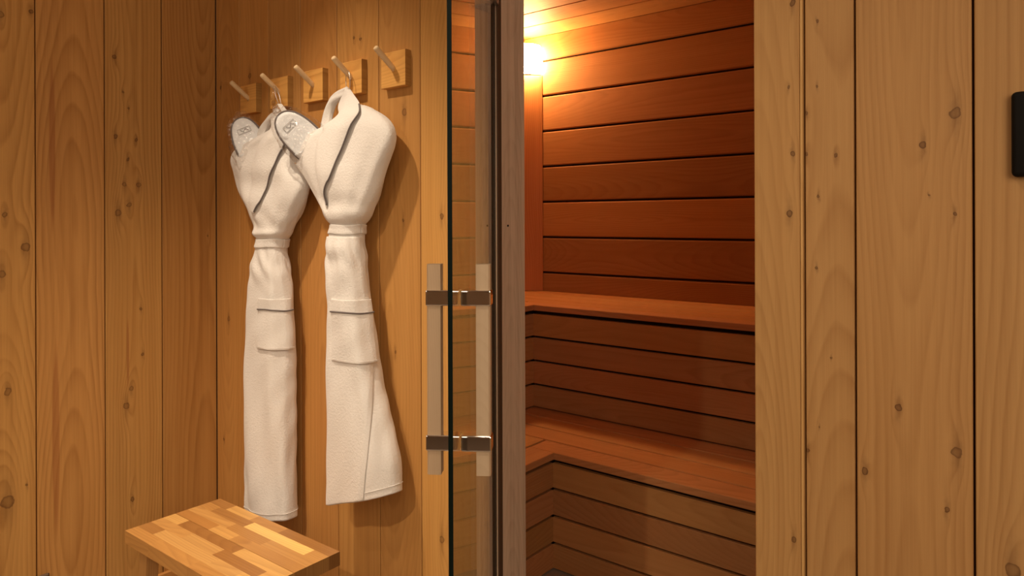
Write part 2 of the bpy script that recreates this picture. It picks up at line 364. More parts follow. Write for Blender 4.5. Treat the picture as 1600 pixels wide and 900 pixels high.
# door surround
t1 = single('trim_1', (DX0, YH+.118, 0), (0,-1,0), (0,0,1), (1,0,0), .118, DTOP, .03, M_jamb, ch=.002, tint=(1,1,1)); tag(t1, kind='structure')
bm = box_bm((DX0+.0008, YH+.043, 1.317), (0,1,0), (0,0,1), (1,0,0), .005, .005, .0022, .0005); bm_obj('screw_hole', bm, M_black, t1)
t2 = Boards()
t2.add((DX1, YH-.004, 0), (1,0,0), (0,0,1), (0,-1,0), .0875, DTOP+.08, .122, u0=DX1, v0=0, r=(.86,.57), tint=(1.03,1.03,1.0))
t2.add((DX1+.0885, YH-.0045, 0), (1,0,0), (0,0,1), (0,-1,0), .0048, DTOP+.08, .02, tint=(1.25,1.32,1.30), ch=.0008)
t2 = t2.build('trim_2', M_right); tag(t2, kind='structure')
t3 = single('trim_3', (DX0, YH, DTOP-.03), (0,1,0), (1,0,0), (0,0,-1), .118, DX1-DX0, .03, M_jamb); tag(t3, kind='structure')
seal = bm_obj('trim_4', box_bm((DX0+.002, YH+.006, DTOP/2-.02), (1,0,0), (0,1,0), (0,0,1), .004, .016, DTOP-.06, .001), M_seal); tag(seal, kind='structure')

fl = bm_obj('floor', box_bm((-.5, -.5, -.02), (1,0,0), (0,1,0), (0,0,1), 4.3, 4.05, .04), M_tile); tag(fl, kind='structure')
ce = bm_obj('ceiling', box_bm((-.5, -.5, ZC+.02), (1,0,0), (0,1,0), (0,0,1), 4.3, 4.05, .04), M_plaster); tag(ce, kind='structure')
w = bm_obj('wall_behind', box_bm((-.5, -2.53, ZC/2), (1,0,0), (0,1,0), (0,0,1), 4.3, .06, ZC), M_plaster); tag(w, kind='structure')
w = bm_obj('wall_far_right', box_bm((1.64, -.5, ZC/2), (1,0,0), (0,1,0), (0,0,1), .08, 4.0, ZC), M_plaster); tag(w, kind='structure')
bb = Boards(); bb.add((XL+.0125, YH-.001, .001), (0,0,1), (0,-1,0), (1,0,0), .056, 3.8, .012, ch=.003, tint=(1.0,.9,.8)); bb = bb.build('baseboard_left', M_back); tag(bb, kind='structure')
bb = Boards(); bb.add((XL+.0130, YH-.0125, .001), (0,0,1), (1,0,0), (0,-1,0), .056, DX0-XL-.02, .012, ch=.003, tint=(1.0,.9,.8)); bb = bb.build('baseboard_back', M_back); tag(bb, kind='structure')

# small box low on the left plank wall
sb = empty('wall_box', (XL, .806, .17)); tag(sb, 'small grey-brown box low on the plank wall at the left edge', 'box')
bm_obj('cover', box_bm((XL+.007, .806, .160), (1,0,0), (0,1,0), (0,0,1), .014, .036, .080, .003), plain('taupe_plastic', (.16,.11,.075), .5), sb)
bm_obj('plate', box_bm((XL+.0015, .806, .158), (1,0,0), (0,1,0), (0,0,1), .003, .046, .080, .001), plain('taupe_plate', (.10,.06,.035), .5), sb)

# ------------------------------------------------------------------ sauna cabin
SX0, SX1, SY0, SY1, SZC = -2.55, -.28, YH+.118, 3.19, 2.37
def ctint(r, lo=.74, hi=1.14):
    k = r.uniform(lo, hi); return (k, k*r.uniform(.93,1.04), k*r.uniform(.9,1.05))
rc = random.Random(11)
def hwall(name, o, ax_along, nm, L, zs, gap=.010, ch=.0055, T=.016, back=.012):
    b = Boards()
    for z0, z1 in zip(zs[:-1], zs[1:]):
        b.add((o[0], o[1], z0+gap/2), (0,0,1), ax_along, nm, z1-z0-gap, L, T, ch=ch, tint=ctint(rc))
    ob = b.build(name, M_ced); tag(ob, kind='structure')
    n = V(nm); al = V(ax_along)
    c = V((o[0], o[1], (zs[0]+zs[-1])/2)) + al*L/2 - n*(back+.015)
    bm_obj('backing', box_bm(c, al, n, (0,0,1), L+.1, .03, zs[-1]-zs[0]+.1), M_dark, ob)
    return ob
zs = [.05,.248,.446,.644,.842,1.04,1.238,1.436,1.634,1.832,2.03,2.228,2.378]
hwall('wall_sauna_back', (SX0, SY1), (1,0,0), (0,-1,0), SX1-SX0, zs)
hwall('wall_sauna_left', (SX0, SY0), (0,1,0), (1,0,0), SY1-SY0, zs)
hwall('wall_sauna_right', (SX1, SY0), (0,1,0), (-1,0,0), SY1-SY0, zs)
# inner face of the wall the door stands in
b = Boards()
for z0, z1 in zip(zs[:-1], zs[1:]):
    if z0 < DTOP:
        b.add((SX0, SY0, z0+.0045), (0,0,1), (1,0,0), (0,1,0), z1-z0-.009, DX0-.03-SX0, .014, ch=.004, tint=ctint(rc))
        b.add((DX1+.09, SY0+.012, z0+.0045), (0,0,1), (1,0,0), (0,1,0), z1-z0-.009, SX1-DX1-.09, .014, ch=.004, tint=ctint(rc))
    else:
        b.add((SX0, SY0+.002, z0+.0045), (0,0,1), (1,0,0), (0,1,0), z1-z0-.009, SX1-SX0, .014, ch=.004, tint=ctint(rc))
ob = b.build('wall_sauna_front', M_ced); tag(ob, kind='structure')
# ceiling boards run along the back wall
b = Boards(); y = SY1; k = 0
while y > SY0:
    y0 = max(SY0, y-.195); b.add((SX0, y0+.003, SZC), (0,1,0), (1,0,0), (0,0,-1), y-y0-(.006 if y < SY1 else .001), SX1-SX0, .014, ch=.003, tint=ctint(rc)); y = y0
ob = b.build('ceiling_sauna', M_ced); tag(ob, kind='structure')
bm_obj('backing', box_bm(((SX0+SX1)/2, (SY0+SY1)/2, SZC+.03), (1,0,0), (0,1,0), (0,0,1), SX1-SX0+.12, SY1-SY0+.10, .03), M_dark, ob)
ob = bm_obj('floor_sauna', box_bm(((SX0+SX1)/2, (SY0+SY1)/2+.01, -.02), (1,0,0), (0,1,0), (0,0,1), SX1-SX0, SY1-SY0-.02, .04), M_tile); tag(ob, kind='structure')

def bench(name, label, zt, xin, yin, xw, yw, zlow, nslat, nboard, bh, over, frontw):
    """L bench: inner corner of the front edge at (xin, yin); runs back to xw (left) and yw (rear)"""
    root = empty(name, (xin, yin, zlow)); tag(root, label, 'bench')
    th = .026; g = .0095
    b = Boards(); x1 = SX1-.002
    # rear arm, slats parallel to the back wall; left arm slats run to the front wall
    D = yw-yin; w = (D-frontw)/(nslat-1)
    for i in range(nslat):
        y0 = yin if i == 0 else yin+frontw+w*(i-1); ww = frontw if i == 0 else w
        xa = (xin-frontw) if i == 0 else xw
        if i == 0:
            b.add((xin-frontw+g/2, y0, zt), (0,1,0), (1,0,0), (0,0,1), ww-g, x1-xa-g, th, ch=.002, tint=ctint(rc,1.04,1.22))
        else:
            b.add((xw, y0, zt), (0,1,0), (1,0,0), (0,0,1), ww-g if i < nslat-1 else ww-.002, x1-xw, th, ch=.002, tint=ctint(rc,1.04,1.22))
    D2 = xin-xw; w2 = (D2-frontw)/(nslat-1)
    for i in range(nslat):
        if i == 0: b.add((xin-frontw, SY0+.002, zt), (1,0,0), (0,1,0), (0,0,1), frontw, yin-SY0-.002-.001, th, ch=.002, tint=ctint(rc,1.04,1.22))
        else: b.add((xin-frontw-w2*i, SY0+.002, zt), (1,0,0), (0,1,0), (0,0,1), w2-g, (yin+frontw)-SY0-.002-g, th, ch=.002, tint=ctint(rc,1.04,1.22))
    b.build('seat_slats', M_ced, root)
    # fascia boards under the front edge
    b = Boards(); z1 = zt-th-.009; gf = .0095
    for i in range(nboard):
        za = z1-bh*(i+1); hh = bh-gf
        if za < zlow+.004: hh -= (zlow+.004-za); za = zlow+.004
        if hh < .02: continue
        t = ctint(rc,.85,1.08)
        b.add((xin-over-.001, yin+over, za), (0,0,1), (1,0,0), (0,-1,0), hh, x1-xin+over, .018, ch=.0015, tint=t)
        b.add((xin-over, SY0+.004, za), (0,0,1), (0,1,0), (1,0,0), hh, yin+over-SY0-.004, .018, ch=.0015, tint=ctint(rc,.85,1.08))
    b.build('front_fascia', M_ced, root)
    bm = box_bm(((xin-over+x1)/2, yin+over+.035, (zlow+.006+zt-th-.003)/2), (1,0,0), (0,1,0), (0,0,1), x1-xin+over, .03, zt-th-.009-zlow)
    box_bm((xin-over-.035, (SY0+yin+over)/2+.02, (zlow+.006+zt-th-.003)/2), (1,0,0), (0,1,0), (0,0,1), .03, yin+over-SY0+.02, zt-th-.009-zlow, bm=bm)
    bm_obj('support_frame', bm, M_dark, root)
    return root
bench('sauna_bench', 'lower cedar sauna bench wrapping the corner in two runs', .45, -1.545, 2.172, -2.03, 2.665, 0.0, 4, 5, .1035, .012, .115)
bench('sauna_bench', 'upper cedar sauna bench under the lit corner, along the rear wall', .935, -1.985, 2.632, SX0+.002, SY1-.002, .452, 5, 4, .1120, .012, .1)

# corner cover and lamp
cg = empty('corner_cover', (-2.50, 3.14, .937)); tag(cg, 'tall plain cedar cover board standing in the sauna corner below the lamp', 'panel')
cr = V((-2.335, SY1-.004, 0)); cl_ = V((SX0+.004, SY1-.219, 0))
al = (cr-cl_).normalized(); nm = V((al.y, -al.x, 0))
single('cover_board', (cl_.x, cl_.y, .938), al, (0,0,1), nm, (cr-cl_).length, 1.208, .018, M_ced, cg, ch=.002, tint=(1.12,1.0,.95), r=(.9,.3))
lp = empty('sauna_lamp', (-2.50, 3.12, 2.15)); tag(lp, 'glowing corner lamp above the tall cedar cover board', 'lamp')
bm = bmesh.new(); mid = (cr+cl_)/2 + al*.045 - nm*.005
prof = []
for i in range(13):
    q = math.pi*(i/12); prof.append((math.cos(q)*.115, math.sin(q)*.060))
vs0 = [bm.verts.new(mid + al*p[0]*-1 + nm*(p[1]+.0) + V((0,0,2.155))) for p in prof]
vs1 = [bm.verts.new(mid + al*p[0]*-.85 + nm*(p[1]*.8) + V((0,0,2.315))) for p in prof]
for i in range(12): bm.faces.new((vs0[i], vs0[i+1], vs1[i+1], vs1[i]))
bm.faces.new(vs0[::-1]); bm.faces.new(vs1)
bmesh.ops.bevel(bm, geom=[e for e in bm.edges if len(e.link_faces) == 2 and abs(e.verts[0].co.z-e.verts[1].co.z) < .01], offset=.006, segments=2, affect='EDGES')
bm_obj('diffuser', bm, M_lamp, lp, True)
bm_obj('mounting_plate', box_bm(mid + nm*-.012 + V((0,0,2.235)), al, nm, (0,0,1), .20, .012, .16, .003), M_ced, lp)

# ------------------------------------------------------------------ glass door, open towards the room
hinge = V((-1.176, 1.392, 0)); dd = V((.5575,-.8302,0)).normalized(); dn = V((.8302,.5575,0)).normalized()
door = empty('door_1', hinge); tag(door, kind='structure')
DW = .662; GT = .008; z0, z1 = .012, 2.035
bm = bmesh.new()
c = hinge + dd*(.006+DW/2) + V((0,0,(z0+z1)/2))
box_bm(c, dd, dn, (0,0,1), DW, GT, z1-z0, 0, bm=bm)
me = bpy.data.meshes.new('glass_pane'); bmesh.ops.recalc_face_normals(bm, faces=bm.faces)
for f in bm.faces: f.material_index = 0 if abs(f.normal.dot(dn)) > .9 else 1
bm.to_mesh(me); bm.free(); me.materials.append(M_glass); me.materials.append(M_edge)
link('glass_pane', me, None, door)
hc = hinge + dd*.575
for sgn, nmh in ((1, 'pull_handle'), (-1, 'pull_handle')):
    bc = hc + dn*sgn*.0440
    L = .372; zc = 1.0675
    bd = Boards(); half = .0125
    bd.add(bc - dd*half - dn*sgn*half*-1 + V((0,0,zc-L/2)), dd, (0,0,1), dn*sgn, 2*half, L, 2*half, ch=.003, tint=(1.0,1.0,1.0) if sgn > 0 else (.92,.88,.84))
    h = bd.build(nmh, M_ash, door)
    for zz in (1.194, .938):
        o0, o1 = .0045, .0440+.0145
        bm = box_bm(hc + dn*sgn*(o0+o1)/2 + V((0,0,zz)), dd, dn, (0,0,1), .030, o1-o0, .028, .0028, 3)
        br = bm_obj('bracket', bm, M_chrome, h)
        br['label'] = 'polished chrome bracket clamping the wooden bar to the glass'
        q = [hc + dn*sgn*(o0+t) + V((0,0,zz)) for t in (0,.003)]
        bm_obj('rosette', tube_bm(q, .0130, 24), M_steel, h)
# hinge fittings at the head of the door
hp = bm_obj('hinge', box_bm(hinge + dd*.022 + V((0,0,1.924)), dd, dn, (0,0,1), .05, .028, .07, .004, 2), M_steel, door, True)
bm = bmesh.new()
pz = [(0.0,.003),(.050,-.003),(.0,-.022)]
o = hinge - dn*.005 + dd*.012 + V((0,0,1.886))
fr = [bm.verts.new(o - dn*a + V((0,0,c))) for a, c in pz]; bk = [bm.verts.new(o + dd*.014 - dn*a + V((0,0,c))) for a, c in pz]
bm.faces.new(fr); bm.faces.new(bk[::-1])
for i in range(3): bm.faces.new((fr[i], fr[(i+1) % 3], bk[(i+1) % 3], bk[i]))
bm_obj('hinge_wedge', bm, M_dowel, door)
bm_obj('hinge', box_bm(hinge + dd*.022 + V((0,0,.16)), dd, dn, (0,0,1), .05, .028, .07, .004, 2), M_chrome, door, True)
bm_obj('edge_seal', box_bm(hinge + dd*.004 + V((0,0,(z0+z1)/2)), dd, dn, (0,0,1), .003, .0088, z1-z0, .0008), M_steel, door)

# ------------------------------------------------------------------ peg hooks
hooks = [(-1.549, 'empty pine peg hook nearest the glass door'),
         (-1.743, 'pine peg hook holding the bathrobe nearer the glass door'),
         (-1.937, 'bare pine peg hook between the two bathrobe hooks'),
         (-2.131, 'pine peg hook holding the left bathrobe and the wrapped slipper tilted right of it'),
         (-2.325, 'pine peg hook nearest the room corner, above the upright wrapped slipper')]
HZ = 1.773
for i, (hx, lab) in enumerate(hooks):
    r = empty('peg_hook', (hx, YH, HZ)); tag(r, lab, 'hook', 'row of wooden peg hooks')
    s_ = .052
    bd = Boards(); bd.add((hx-s_, YH-.022, HZ-s_), (0,0,1), (1,0,0), (0,-1,0), 2*s_, 2*s_, .0215, ch=.0015, tint=(1.0,1.0,1.0), r=(.1+.15*i, .3+.12*i), v0=3+i*2.3)
    bd.build('backplate', M_pine, r)
    pt = [V((hx, YH-.010, HZ-.006)) + V((0,-.079,.058))*t for t in (0,.25,.5,.75,.93,.985,1.0)]
    bm = tube_bm(pt, [.0078,.0082,.0084,.0086,.0086,.0074,.0050], 20)
    o = bm_obj('peg', bm, M_dowel, r, True)
    me = o.data; uvl = me.uv_layers.new(name='UVMap')
    for lp_ in me.loops:
        co = me.vertices[lp_.vertex_index].co; uvl.data[lp_.index].uv = (co.x*1.0 + .01, co.z*1.4)
    a = me.attributes.new('tint', 'FLOAT_COLOR', 'FACE'); a.data.foreach_set('color', [1.0]*4*len(me.polygons))

# ------------------------------------------------------------------ cloth pieces laid on a robe
def grid_obj(name, G, mat, parent, thick=.0, smooth=True, sub=0):
    G = np.asarray(G); n, m = G.shape[:2]; bm = bmesh.new()
    vs = [[bm.verts.new(G[i, j]) for j in range(m)] for i in range(n)]
    for i in range(n-1):
        for j in range(m-1): bm.faces.new((vs[i][j], vs[i][j+1], vs[i+1][j+1], vs[i+1][j]))
    bmesh.ops.recalc_face_normals(bm, faces=bm.faces)
    o = bm_obj(name, bm, mat, parent, smooth)
    if thick:
        md = o.modifiers.new('thickness', 'SOLIDIFY'); md.thickness = thick; md.offset = 0
        md = o.modifiers.new('soft', 'BEVEL'); md.width = thick*.35; md.segments = 2; md.limit_method = 'ANGLE'; md.angle_limit = math.radians(50)
    return o
def resample(pl, n):
    P = np.array([tuple(p) for p in catmull([(p[0], p[1], 0) for p in pl], 8)])[:, :2]
    d = np.r_[0, np.cumsum(np.linalg.norm(np.diff(P, axis=0)*[.08, 1], axis=1))]
    t = np.linspace(0, d[-1], n)
    return np.stack([np.interp(t, d, P[:, 0]), np.interp(t, d, P[:, 1])], 1)
def patch(R, left, right, nv, nu, off, edge=.004):
    A, B = resample(left, nv), resample(right, nv)
    s = np.linspace(0, 1, nu)[None, :, None]
    Q = A[:, None]*(1-s)+B[:, None]*s
    e = np.minimum(1, np.minimum(s[..., 0], 1-s[..., 0])*10)
    return R.pt(Q[..., 0], Q[..., 1], off - edge*(1-e))
def cord(R, line, off, rad, n=60):
    P = resample(line, n); return [V(p) for p in R.pt(P[:, 0], P[:, 1], off)]

def robe(R, label, data):
    dx = data['dx']
    root = empty('bathrobe', (data['ax'], YH, data['az'])); tag(root, label, 'bathrobe', 'white bathrobes on the hooks')
    zt, zb = R.z[-1], R.z[0]; nt, nz = 160, 300
    th = np.linspace(0, 2*np.pi, nt, endpoint=False); zz = np.linspace(zb, zt, nz)
    T, Z = np.meshgrid(th, zz); P = R.pt(T, Z)
    bm = bmesh.new(); vs = [[bm.verts.new(P[i, j]) for j in range(nt)] for i in range(nz)]
    for i in range(nz-1):
        for j in range(nt): bm.faces.new((vs[i][j], vs[i][(j+1) % nt], vs[i+1][(j+1) % nt], vs[i+1][j]))
    bm.faces.new(vs[-1])
    # turned-in hem so the skirt is hollow and open below
    Pc = P[0].mean(0)
    ins = [bm.verts.new(V(P[0, j])*.94+V(Pc)*.06) for j in range(nt)]
    ins2 = [bm.verts.new(V(P[40, j])*.94+V(P[40].mean(0))*.06) for j in range(nt)]
    for j in range(nt):
        k = (j+1) % nt
        bm.faces.new((vs[0][k], vs[0][j], ins[j], ins[k])); bm.faces.new((ins[k], ins[j], ins2[j], ins2[k]))
    bm.faces.new(ins2[::-1])
    bm_obj('body', bm, M_robe, root, True)
    # lapel: rows hang from the neck fold above, then lie on the chest
    nl = 60; A = resample(data['seam'], nl); B = resample(data['pipe'], nl)
    s = np.linspace(0, 1, 14)[None, :, None]; Q = A[:, None]*(1-s)+B[:, None]*s
    e = np.minimum(1, np.minimum(s[..., 0], 1-s[..., 0])*5)
    fade = np.linspace(1, .1, nl)[:, None]
    G = R.pt(Q[..., 0], Q[..., 1], (.0120 - .008*(1-e))*fade+.002)
    top = []
    for (pl, pr) in data['neck']:
        pl, pr = np.array(pl), np.array(pr); ss = np.linspace(0, 1, 14)[:, None]
        row = pl*(1-ss)+pr*ss; row[:, 1] -= .010*np.sin(ss[:, 0]*math.pi); top.append(row)
    ctrl = top + [G[0]]
    rows = []
    for k in range(len(ctrl)-1):
        for q in range(6): rows.append(ctrl[k]*(1-q/6)+ctrl[k+1]*(q/6))
    G2 = np.concatenate([np.array(rows), G], 0)
    # smooth the transition from the neck to the chest
    for _ in range(12):
        G2[1:32] = .5*G2[1:32] + .25*(G2[0:31]+G2[2:33])
    grid_obj('lapel', G2, M_robe, root, .006)
    pc = [V(G2[i, -1]) + V((.001, -.0035, 0)) for i in range(data['pstart'], len(G2)-1)]
    bm_obj('piping', tube_bm(pc, .0028, 8), M_grey, root, True)['label'] = 'thin grey piping along the lapel edge'
    # back of the neck: rolled strand going over to the far shoulder
    st = catmull(data['strand'], 6); n = len(st)
    bm = bmesh.new(); rings = []
    for i, p in enumerate(st):
        t = (st[min(i+1, n-1)]-st[max(i-1, 0)]).normalized(); side = t.cross(V((0,-1,0))).normalized(); nn = side.cross(t).normalized()
        k = i/(n-1); w = .013 + .009*k; d = .008+.003*math.sin(k*math.pi)
        rings.append([bm.verts.new(p + side*w*math.cos(q)*(1+.12*math.sin(5*q+k*4)) + nn*d*math.sin(q)*(1+.3*math.sin(3*q+k*6))) for q in [2*math.pi*j/20 for j in range(20)]])
    for i in range(n-1):
        for j in range(20): bm.faces.new((rings[i][j], rings[i][(j+1) % 20], rings[i+1][(j+1) % 20], rings[i+1][j]))
    bm.faces.new(rings[0]); bm.faces.new(rings[-1][::-1])
    bm_obj('collar_back', bm, M_robe, root, True)
    # belt
    B0 = R.belt; rows = []
    th2 = np.linspace(0, 2*np.pi, 121)
    for t in np.linspace(-1, 1, 12):
        rows.append(R.pt(th2, np.full(121, B0+.0 + t*.0140) + .0016*np.sin(3*th2+R.seed), .0030 - .0016*t**4))
    grid_obj('belt', rows, M_robe, root, .005)
    bl = patch(R, [(4.95, B0+.021), (4.97, B0-.021)], [(5.12, B0+.021), (5.14, B0-.021)], 14, 6, .009, .001)
    # pocket with piped opening
    p = data['pocket']  # theta left, theta right, top, piping, bottom
    Lp = [(p[0], p[2]), (p[0], (p[2]+p[4])/2), (p[0]-.02, p[4])]; Rp = [(p[1], p[2]), (p[1]-.02, (p[2]+p[4])/2), (p[1]-.06, p[4])]
    pk = grid_obj('pocket', patch(R, Lp, Rp, 40, 34, data.get('poff',.0065), .0025), M_robe, root, .004)
    ln = [(p[0]+.02+(p[1]-p[0]-.04)*k, p[3]+.002*math.sin(k*6)) for k in (0,.25,.5,.75,1)]
    o = bm_obj('piping', tube_bm(cord(R, ln, data.get('poff',.0065)+.0030, 0), .0024, 8), M_grey, pk, True); o['label'] = 'grey piping across the pocket top'
    for zz in (p[3]-.006, p[4]+.006):
        ln2 = [(p[0]+.05+(p[1]-p[0]-.1)*k, zz) for k in (0,.25,.5,.75,1)]
        bm_obj('stitching', tube_bm(cord(R, ln2, data.get('poff',.0065)+.0020, 0), .0007, 6), M_robe, pk, True)
    # overlapping skirt front and hem
    if 'flap' in data:
        grid_obj('front_panel', patch(R, data['fleft'], data['flap'], 120, 60, .0055, .0045), M_robe, root, .005)
    if 'fold' in data:
        grid_obj('wrap_fold', patch(R, data['fold'][0], data['fold'][1], 40, 20, .003, .003), M_robe, root, .004)
    hm = R.pt(th2, np.full(121, zb+.022), .0015)
    bm_obj('hem_seam', tube_bm([V(q) for q in hm[:-1]], .0009, 6, closed=True), M_robe, root, True)
    # thin metal loop from the peg to the collar
    ap = V(data['apex']); pg = V(data['peg'])
    lp = []
    for k in range(24):
        q = 2*math.pi*k/24; cc = (ap+pg)/2; h = (pg-ap).length/2+.004
        lp.append(cc + (pg-ap).normalized()*math.cos(q)*h + V((1,0,0))*math.sin(q)*.010)
    bm_obj('hanging_loop', tube_bm(lp, .0011, 8, closed=True), M_steel, root, True)['label'] = 'thin metal hanging loop'
    return root

NECK_R = [((-1.7309,1.352,1.7299),(-1.7125,1.352,1.7278)),((-1.7469,1.35,1.7119),(-1.6857,1.35,1.7032)),((-1.7511,1.343,1.6922),(-1.6557,1.342,1.682)),((-1.7464,1.332,1.6714),(-1.6420,1.333,1.6666))]
NECK_L = [((-2.0925,1.352,1.7248),(-2.0737,1.352,1.7228)),((-2.1083,1.35,1.7089),(-2.041,1.35,1.7)),((-2.1135,1.343,1.6872),(-2.008,1.342,1.6772)),((-2.1078,1.332,1.6666),(-1.9910,1.333,1.6623))]
robe(RIGHT, 'white terry bathrobe hanging nearer the glass door, its skirt flared at the right', dict(
    dx=0, ax=-1.70, az=1.734, pstart=14,
    pipe=[(5.119,1.646),(4.976,1.632),(4.985,1.602),(4.976,1.563),(4.909,1.518),(4.747,1.457),(4.528,1.408),(4.442,1.373)],
    seam=[(3.93,1.650),(4.05,1.630),(4.49,1.603),(4.57,1.570),(4.56,1.526),(4.50,1.489),(4.423,1.435),(4.40,1.373)],
    neck=NECK_R,
    strand=[(-1.7242,1.354,1.7265),(-1.7761,1.358,1.7182),(-1.8120,1.362,1.7053),(-1.8302,1.362,1.6791),(-1.8372,1.358,1.6433),(-1.838,1.345,1.590)],
    poff=.0115, pocket=(4.53, 6.42, 1.103, 1.066, .922),
    flap=[(6.40,1.285),(6.44,1.20),(6.44,1.10),(6.43,1.03),(6.29,.929),(5.75,.767),(5.30,.593),(5.12,.478)],
    fleft=[(3.9,1.285),(3.9,1.20),(3.9,1.10),(3.9,1.03),(3.9,.929),(3.9,.767),(3.9,.593),(3.9,.478)],
    apex=(-1.722,1.352,1.7265), peg=(-1.737,1.362,1.788)))
robe(LEFT, 'white terry bathrobe hanging further left, its straight skirt ending behind the wooden stool', dict(
    dx=0, ax=-2.1, az=1.734, pstart=14,
    pipe=[(5.60,1.643),(5.585,1.60),(5.53,1.566),(5.281,1.517),(4.995,1.473),(4.852,1.432),(4.718,1.391),(4.509,1.358)],
    seam=[(4.50,1.640),(4.60,1.620),(4.70,1.599),(4.75,1.552),(4.66,1.506),(4.556,1.459),(4.452,1.418),(4.40,1.366)],
    neck=NECK_L,
    strand=[(-2.085,1.354,1.705),(-2.125,1.358,1.690),(-2.160,1.362,1.680),(-2.185,1.362,1.662),(-2.200,1.358,1.640),(-2.203,1.35,1.6093)],
    pocket=(4.77, 6.48, 1.079, 1.042, .914),
    apex=(-2.084,1.352,1.722), peg=(-2.122,1.358,1.788)))

# ------------------------------------------------------------------ wrapped slippers
def slipper(label, c, axis, nrm, L, W, bagneck):
    """axis: from toe to heel; nrm: away from the insole"""
    a = V(axis).normalized(); n = V(nrm); n = (n - a*n.dot(a)).normalized(); b = n.cross(a).normalized(); c = V(c)
    root = empty('slipper', c); tag(root, label, 'slipper', 'wrapped guest slippers')
    def outline(k, s=1.0):
        q = 2*math.pi*k; x = math.cos(q); y = math.sin(q)
        t = -x  # -1 toe, +1 heel
        w = W/2*(1-.10*t)*s
        ex = 2.25
        X = math.copysign(abs(x)**(2/ex), x)*(-1)*L/2*s if False else -math.copysign(abs(x)**(2/ex), x)*(L/2 - (1-s)*W/2)
        return X, math.copysign(abs(y)**(2/ex), y)*w
    def P(X, Y, Z): return c + a*X + b*Y + n*Z
    n_ = 72
    def layer(name, z0_, z1_, s0, s1, mat, dome=.0):
        bm = bmesh.new(); lo = [bm.verts.new(P(*outline(k/n_, s0), z0_)) for k in range(n_)]
        rr = [lo]
        for j, (sc, zz) in enumerate(((s0, z0_), (1.0*s1, (z0_+z1_)/2), (s1*.985, z1_))):
            if j == 0: continue
            rr.append([bm.verts.new(P(*outline(k/n_, sc), zz)) for k in range(n_)])
        for sc in (.9,.75,.5,.25):
            rr.append([bm.verts.new(P(*[q*sc for q in outline(k/n_, s1*.985)], z1_+dome*(1-sc*sc))) for k in range(n_)])
        for A, B in zip(rr[:-1], rr[1:]):
            for k in range(n_): bm.faces.new((A[k], A[(k+1) % n_], B[(k+1) % n_], B[k]))
        bm.faces.new(lo[::-1]); bm.faces.new(rr[-1])
        return bm_obj(name, bm, mat, root, True)
    layer('sole', -.020, -.003, .98, 1.0, M_grey)
    ft = layer('footbed', -.003, .004, .96, .955, M_felt, .002)
    rim = [P(*outline(k/n_, 1.0), -.001) for k in range(n_)]
    bm_obj('binding', tube_bm(rim, .0036, 8, closed=True), M_grey, root, True)['label'] = 'grey binding around the sole edge'
    # upper: arched band over the foot from t0 to the far end
    rows = []
    for i in range(22):
        t = i/21; X = L*.02 + t*L*.44
        k = min(1, abs(X)/(L/2)); w = W/2*(1-k**2.25)**(1/2.25)*(1-.10*X/(L/2))*.97
        open_ = .010*(1-t)
        rows.append([P(X - .018*math.cos(q)*0 + .022*(1-math.sin(q))*(1-t)*-.6, w*math.cos(q), .003+(.018*(1-.6*t)+open_*.6)*math.sin(q)*min(1, w/(W*.3))) for q in [math.pi*j/24 for j in range(25)]])
    up = grid_obj('upper', [[tuple(p) for p in r_] for r_ in rows], M_felt, root, .004)
    bm_obj('opening_hem', tube_bm([V(p) for p in [rows[0][j] for j in range(25)]], .0018, 8), M_felt, up, True)
    # small embroidered outline on the footbed
    def fl(pts, closed=True): return tube_bm([P(x, y, .0068) for x, y in pts], .0008, 6, closed=closed)
    X0 = -L/2+.040
    em = [(X0, -.022), (X0+.018, -.022), (X0+.018, .022), (X0, .022)]
    em = [(em[i][0]*(1-t)+em[(i+1) % 4][0]*t, em[i][1]*(1-t)+em[(i+1) % 4][1]*t) for i in range(4) for t in (0,.33,.66)]
    e = bm_obj('emblem', fl(em), M_thread, root, True); e['label'] = 'small stitched rectangular emblem'
    bm_obj('stitch_line', fl([(X0+.004, -.012), (X0+.014, -.004), (X0+.004, .006), (X0+.014, .014)], False), M_grey, e, True)
    # crinkled clear wrap
    bm = bmesh.new(); bmesh.ops.create_icosphere(bm, subdivisions=5, radius=1.0)
    for v in bm.verts:
        p = v.co.copy()
        q = V((p.x*(L/2+.020), p.y*(W/2+.016), p.z*.026+.008))
        nz = mnoise.fractal(V((q.x*26, q.y*26, q.z*26+c.x*9)), 1.0, 2.0, 3)
        rg = 1-abs(mnoise.noise(V((q.x*42+c.x, q.y*42, 3.1+q.z*30))))*2
        q = q*(1+.07*nz+.035*rg)
        v.co = P(q.x, q.y, q.z)
    wb_ = bm_obj('plastic_wrap', bm, M_bag, root, True); wb_['label'] = 'crinkled clear plastic wrap'
    if bagneck:
        pts = catmull([P(-L/2-.006, 0, .006)] + [V(p) for p in bagneck], 6); m = len(pts)
        bm_obj('wrap_neck', tube_bm(pts, [.012*(1-.75*i/(m-1))*(1+.25*math.sin(i*2.1)) for i in range(m)], 12), M_bag, root, True)
    return root
slipper('white slipper with grey rim in clear wrap, upright beside the left bathrobe collar',
        (-2.216, 1.335, 1.572), (.06, .03, -.135), (.80, -.60, -.02), .262, .104, None)
slipper('white slipper with grey rim in clear wrap, tilted between the two bathrobes',
        (-1.872, 1.318, 1.571), (.055, .053, -.077), (.80, -.56, -.18), .262, .108,
        [(-2.02,1.295,1.70), (-2.085,1.325,1.735), (-2.122,1.352,1.790)])

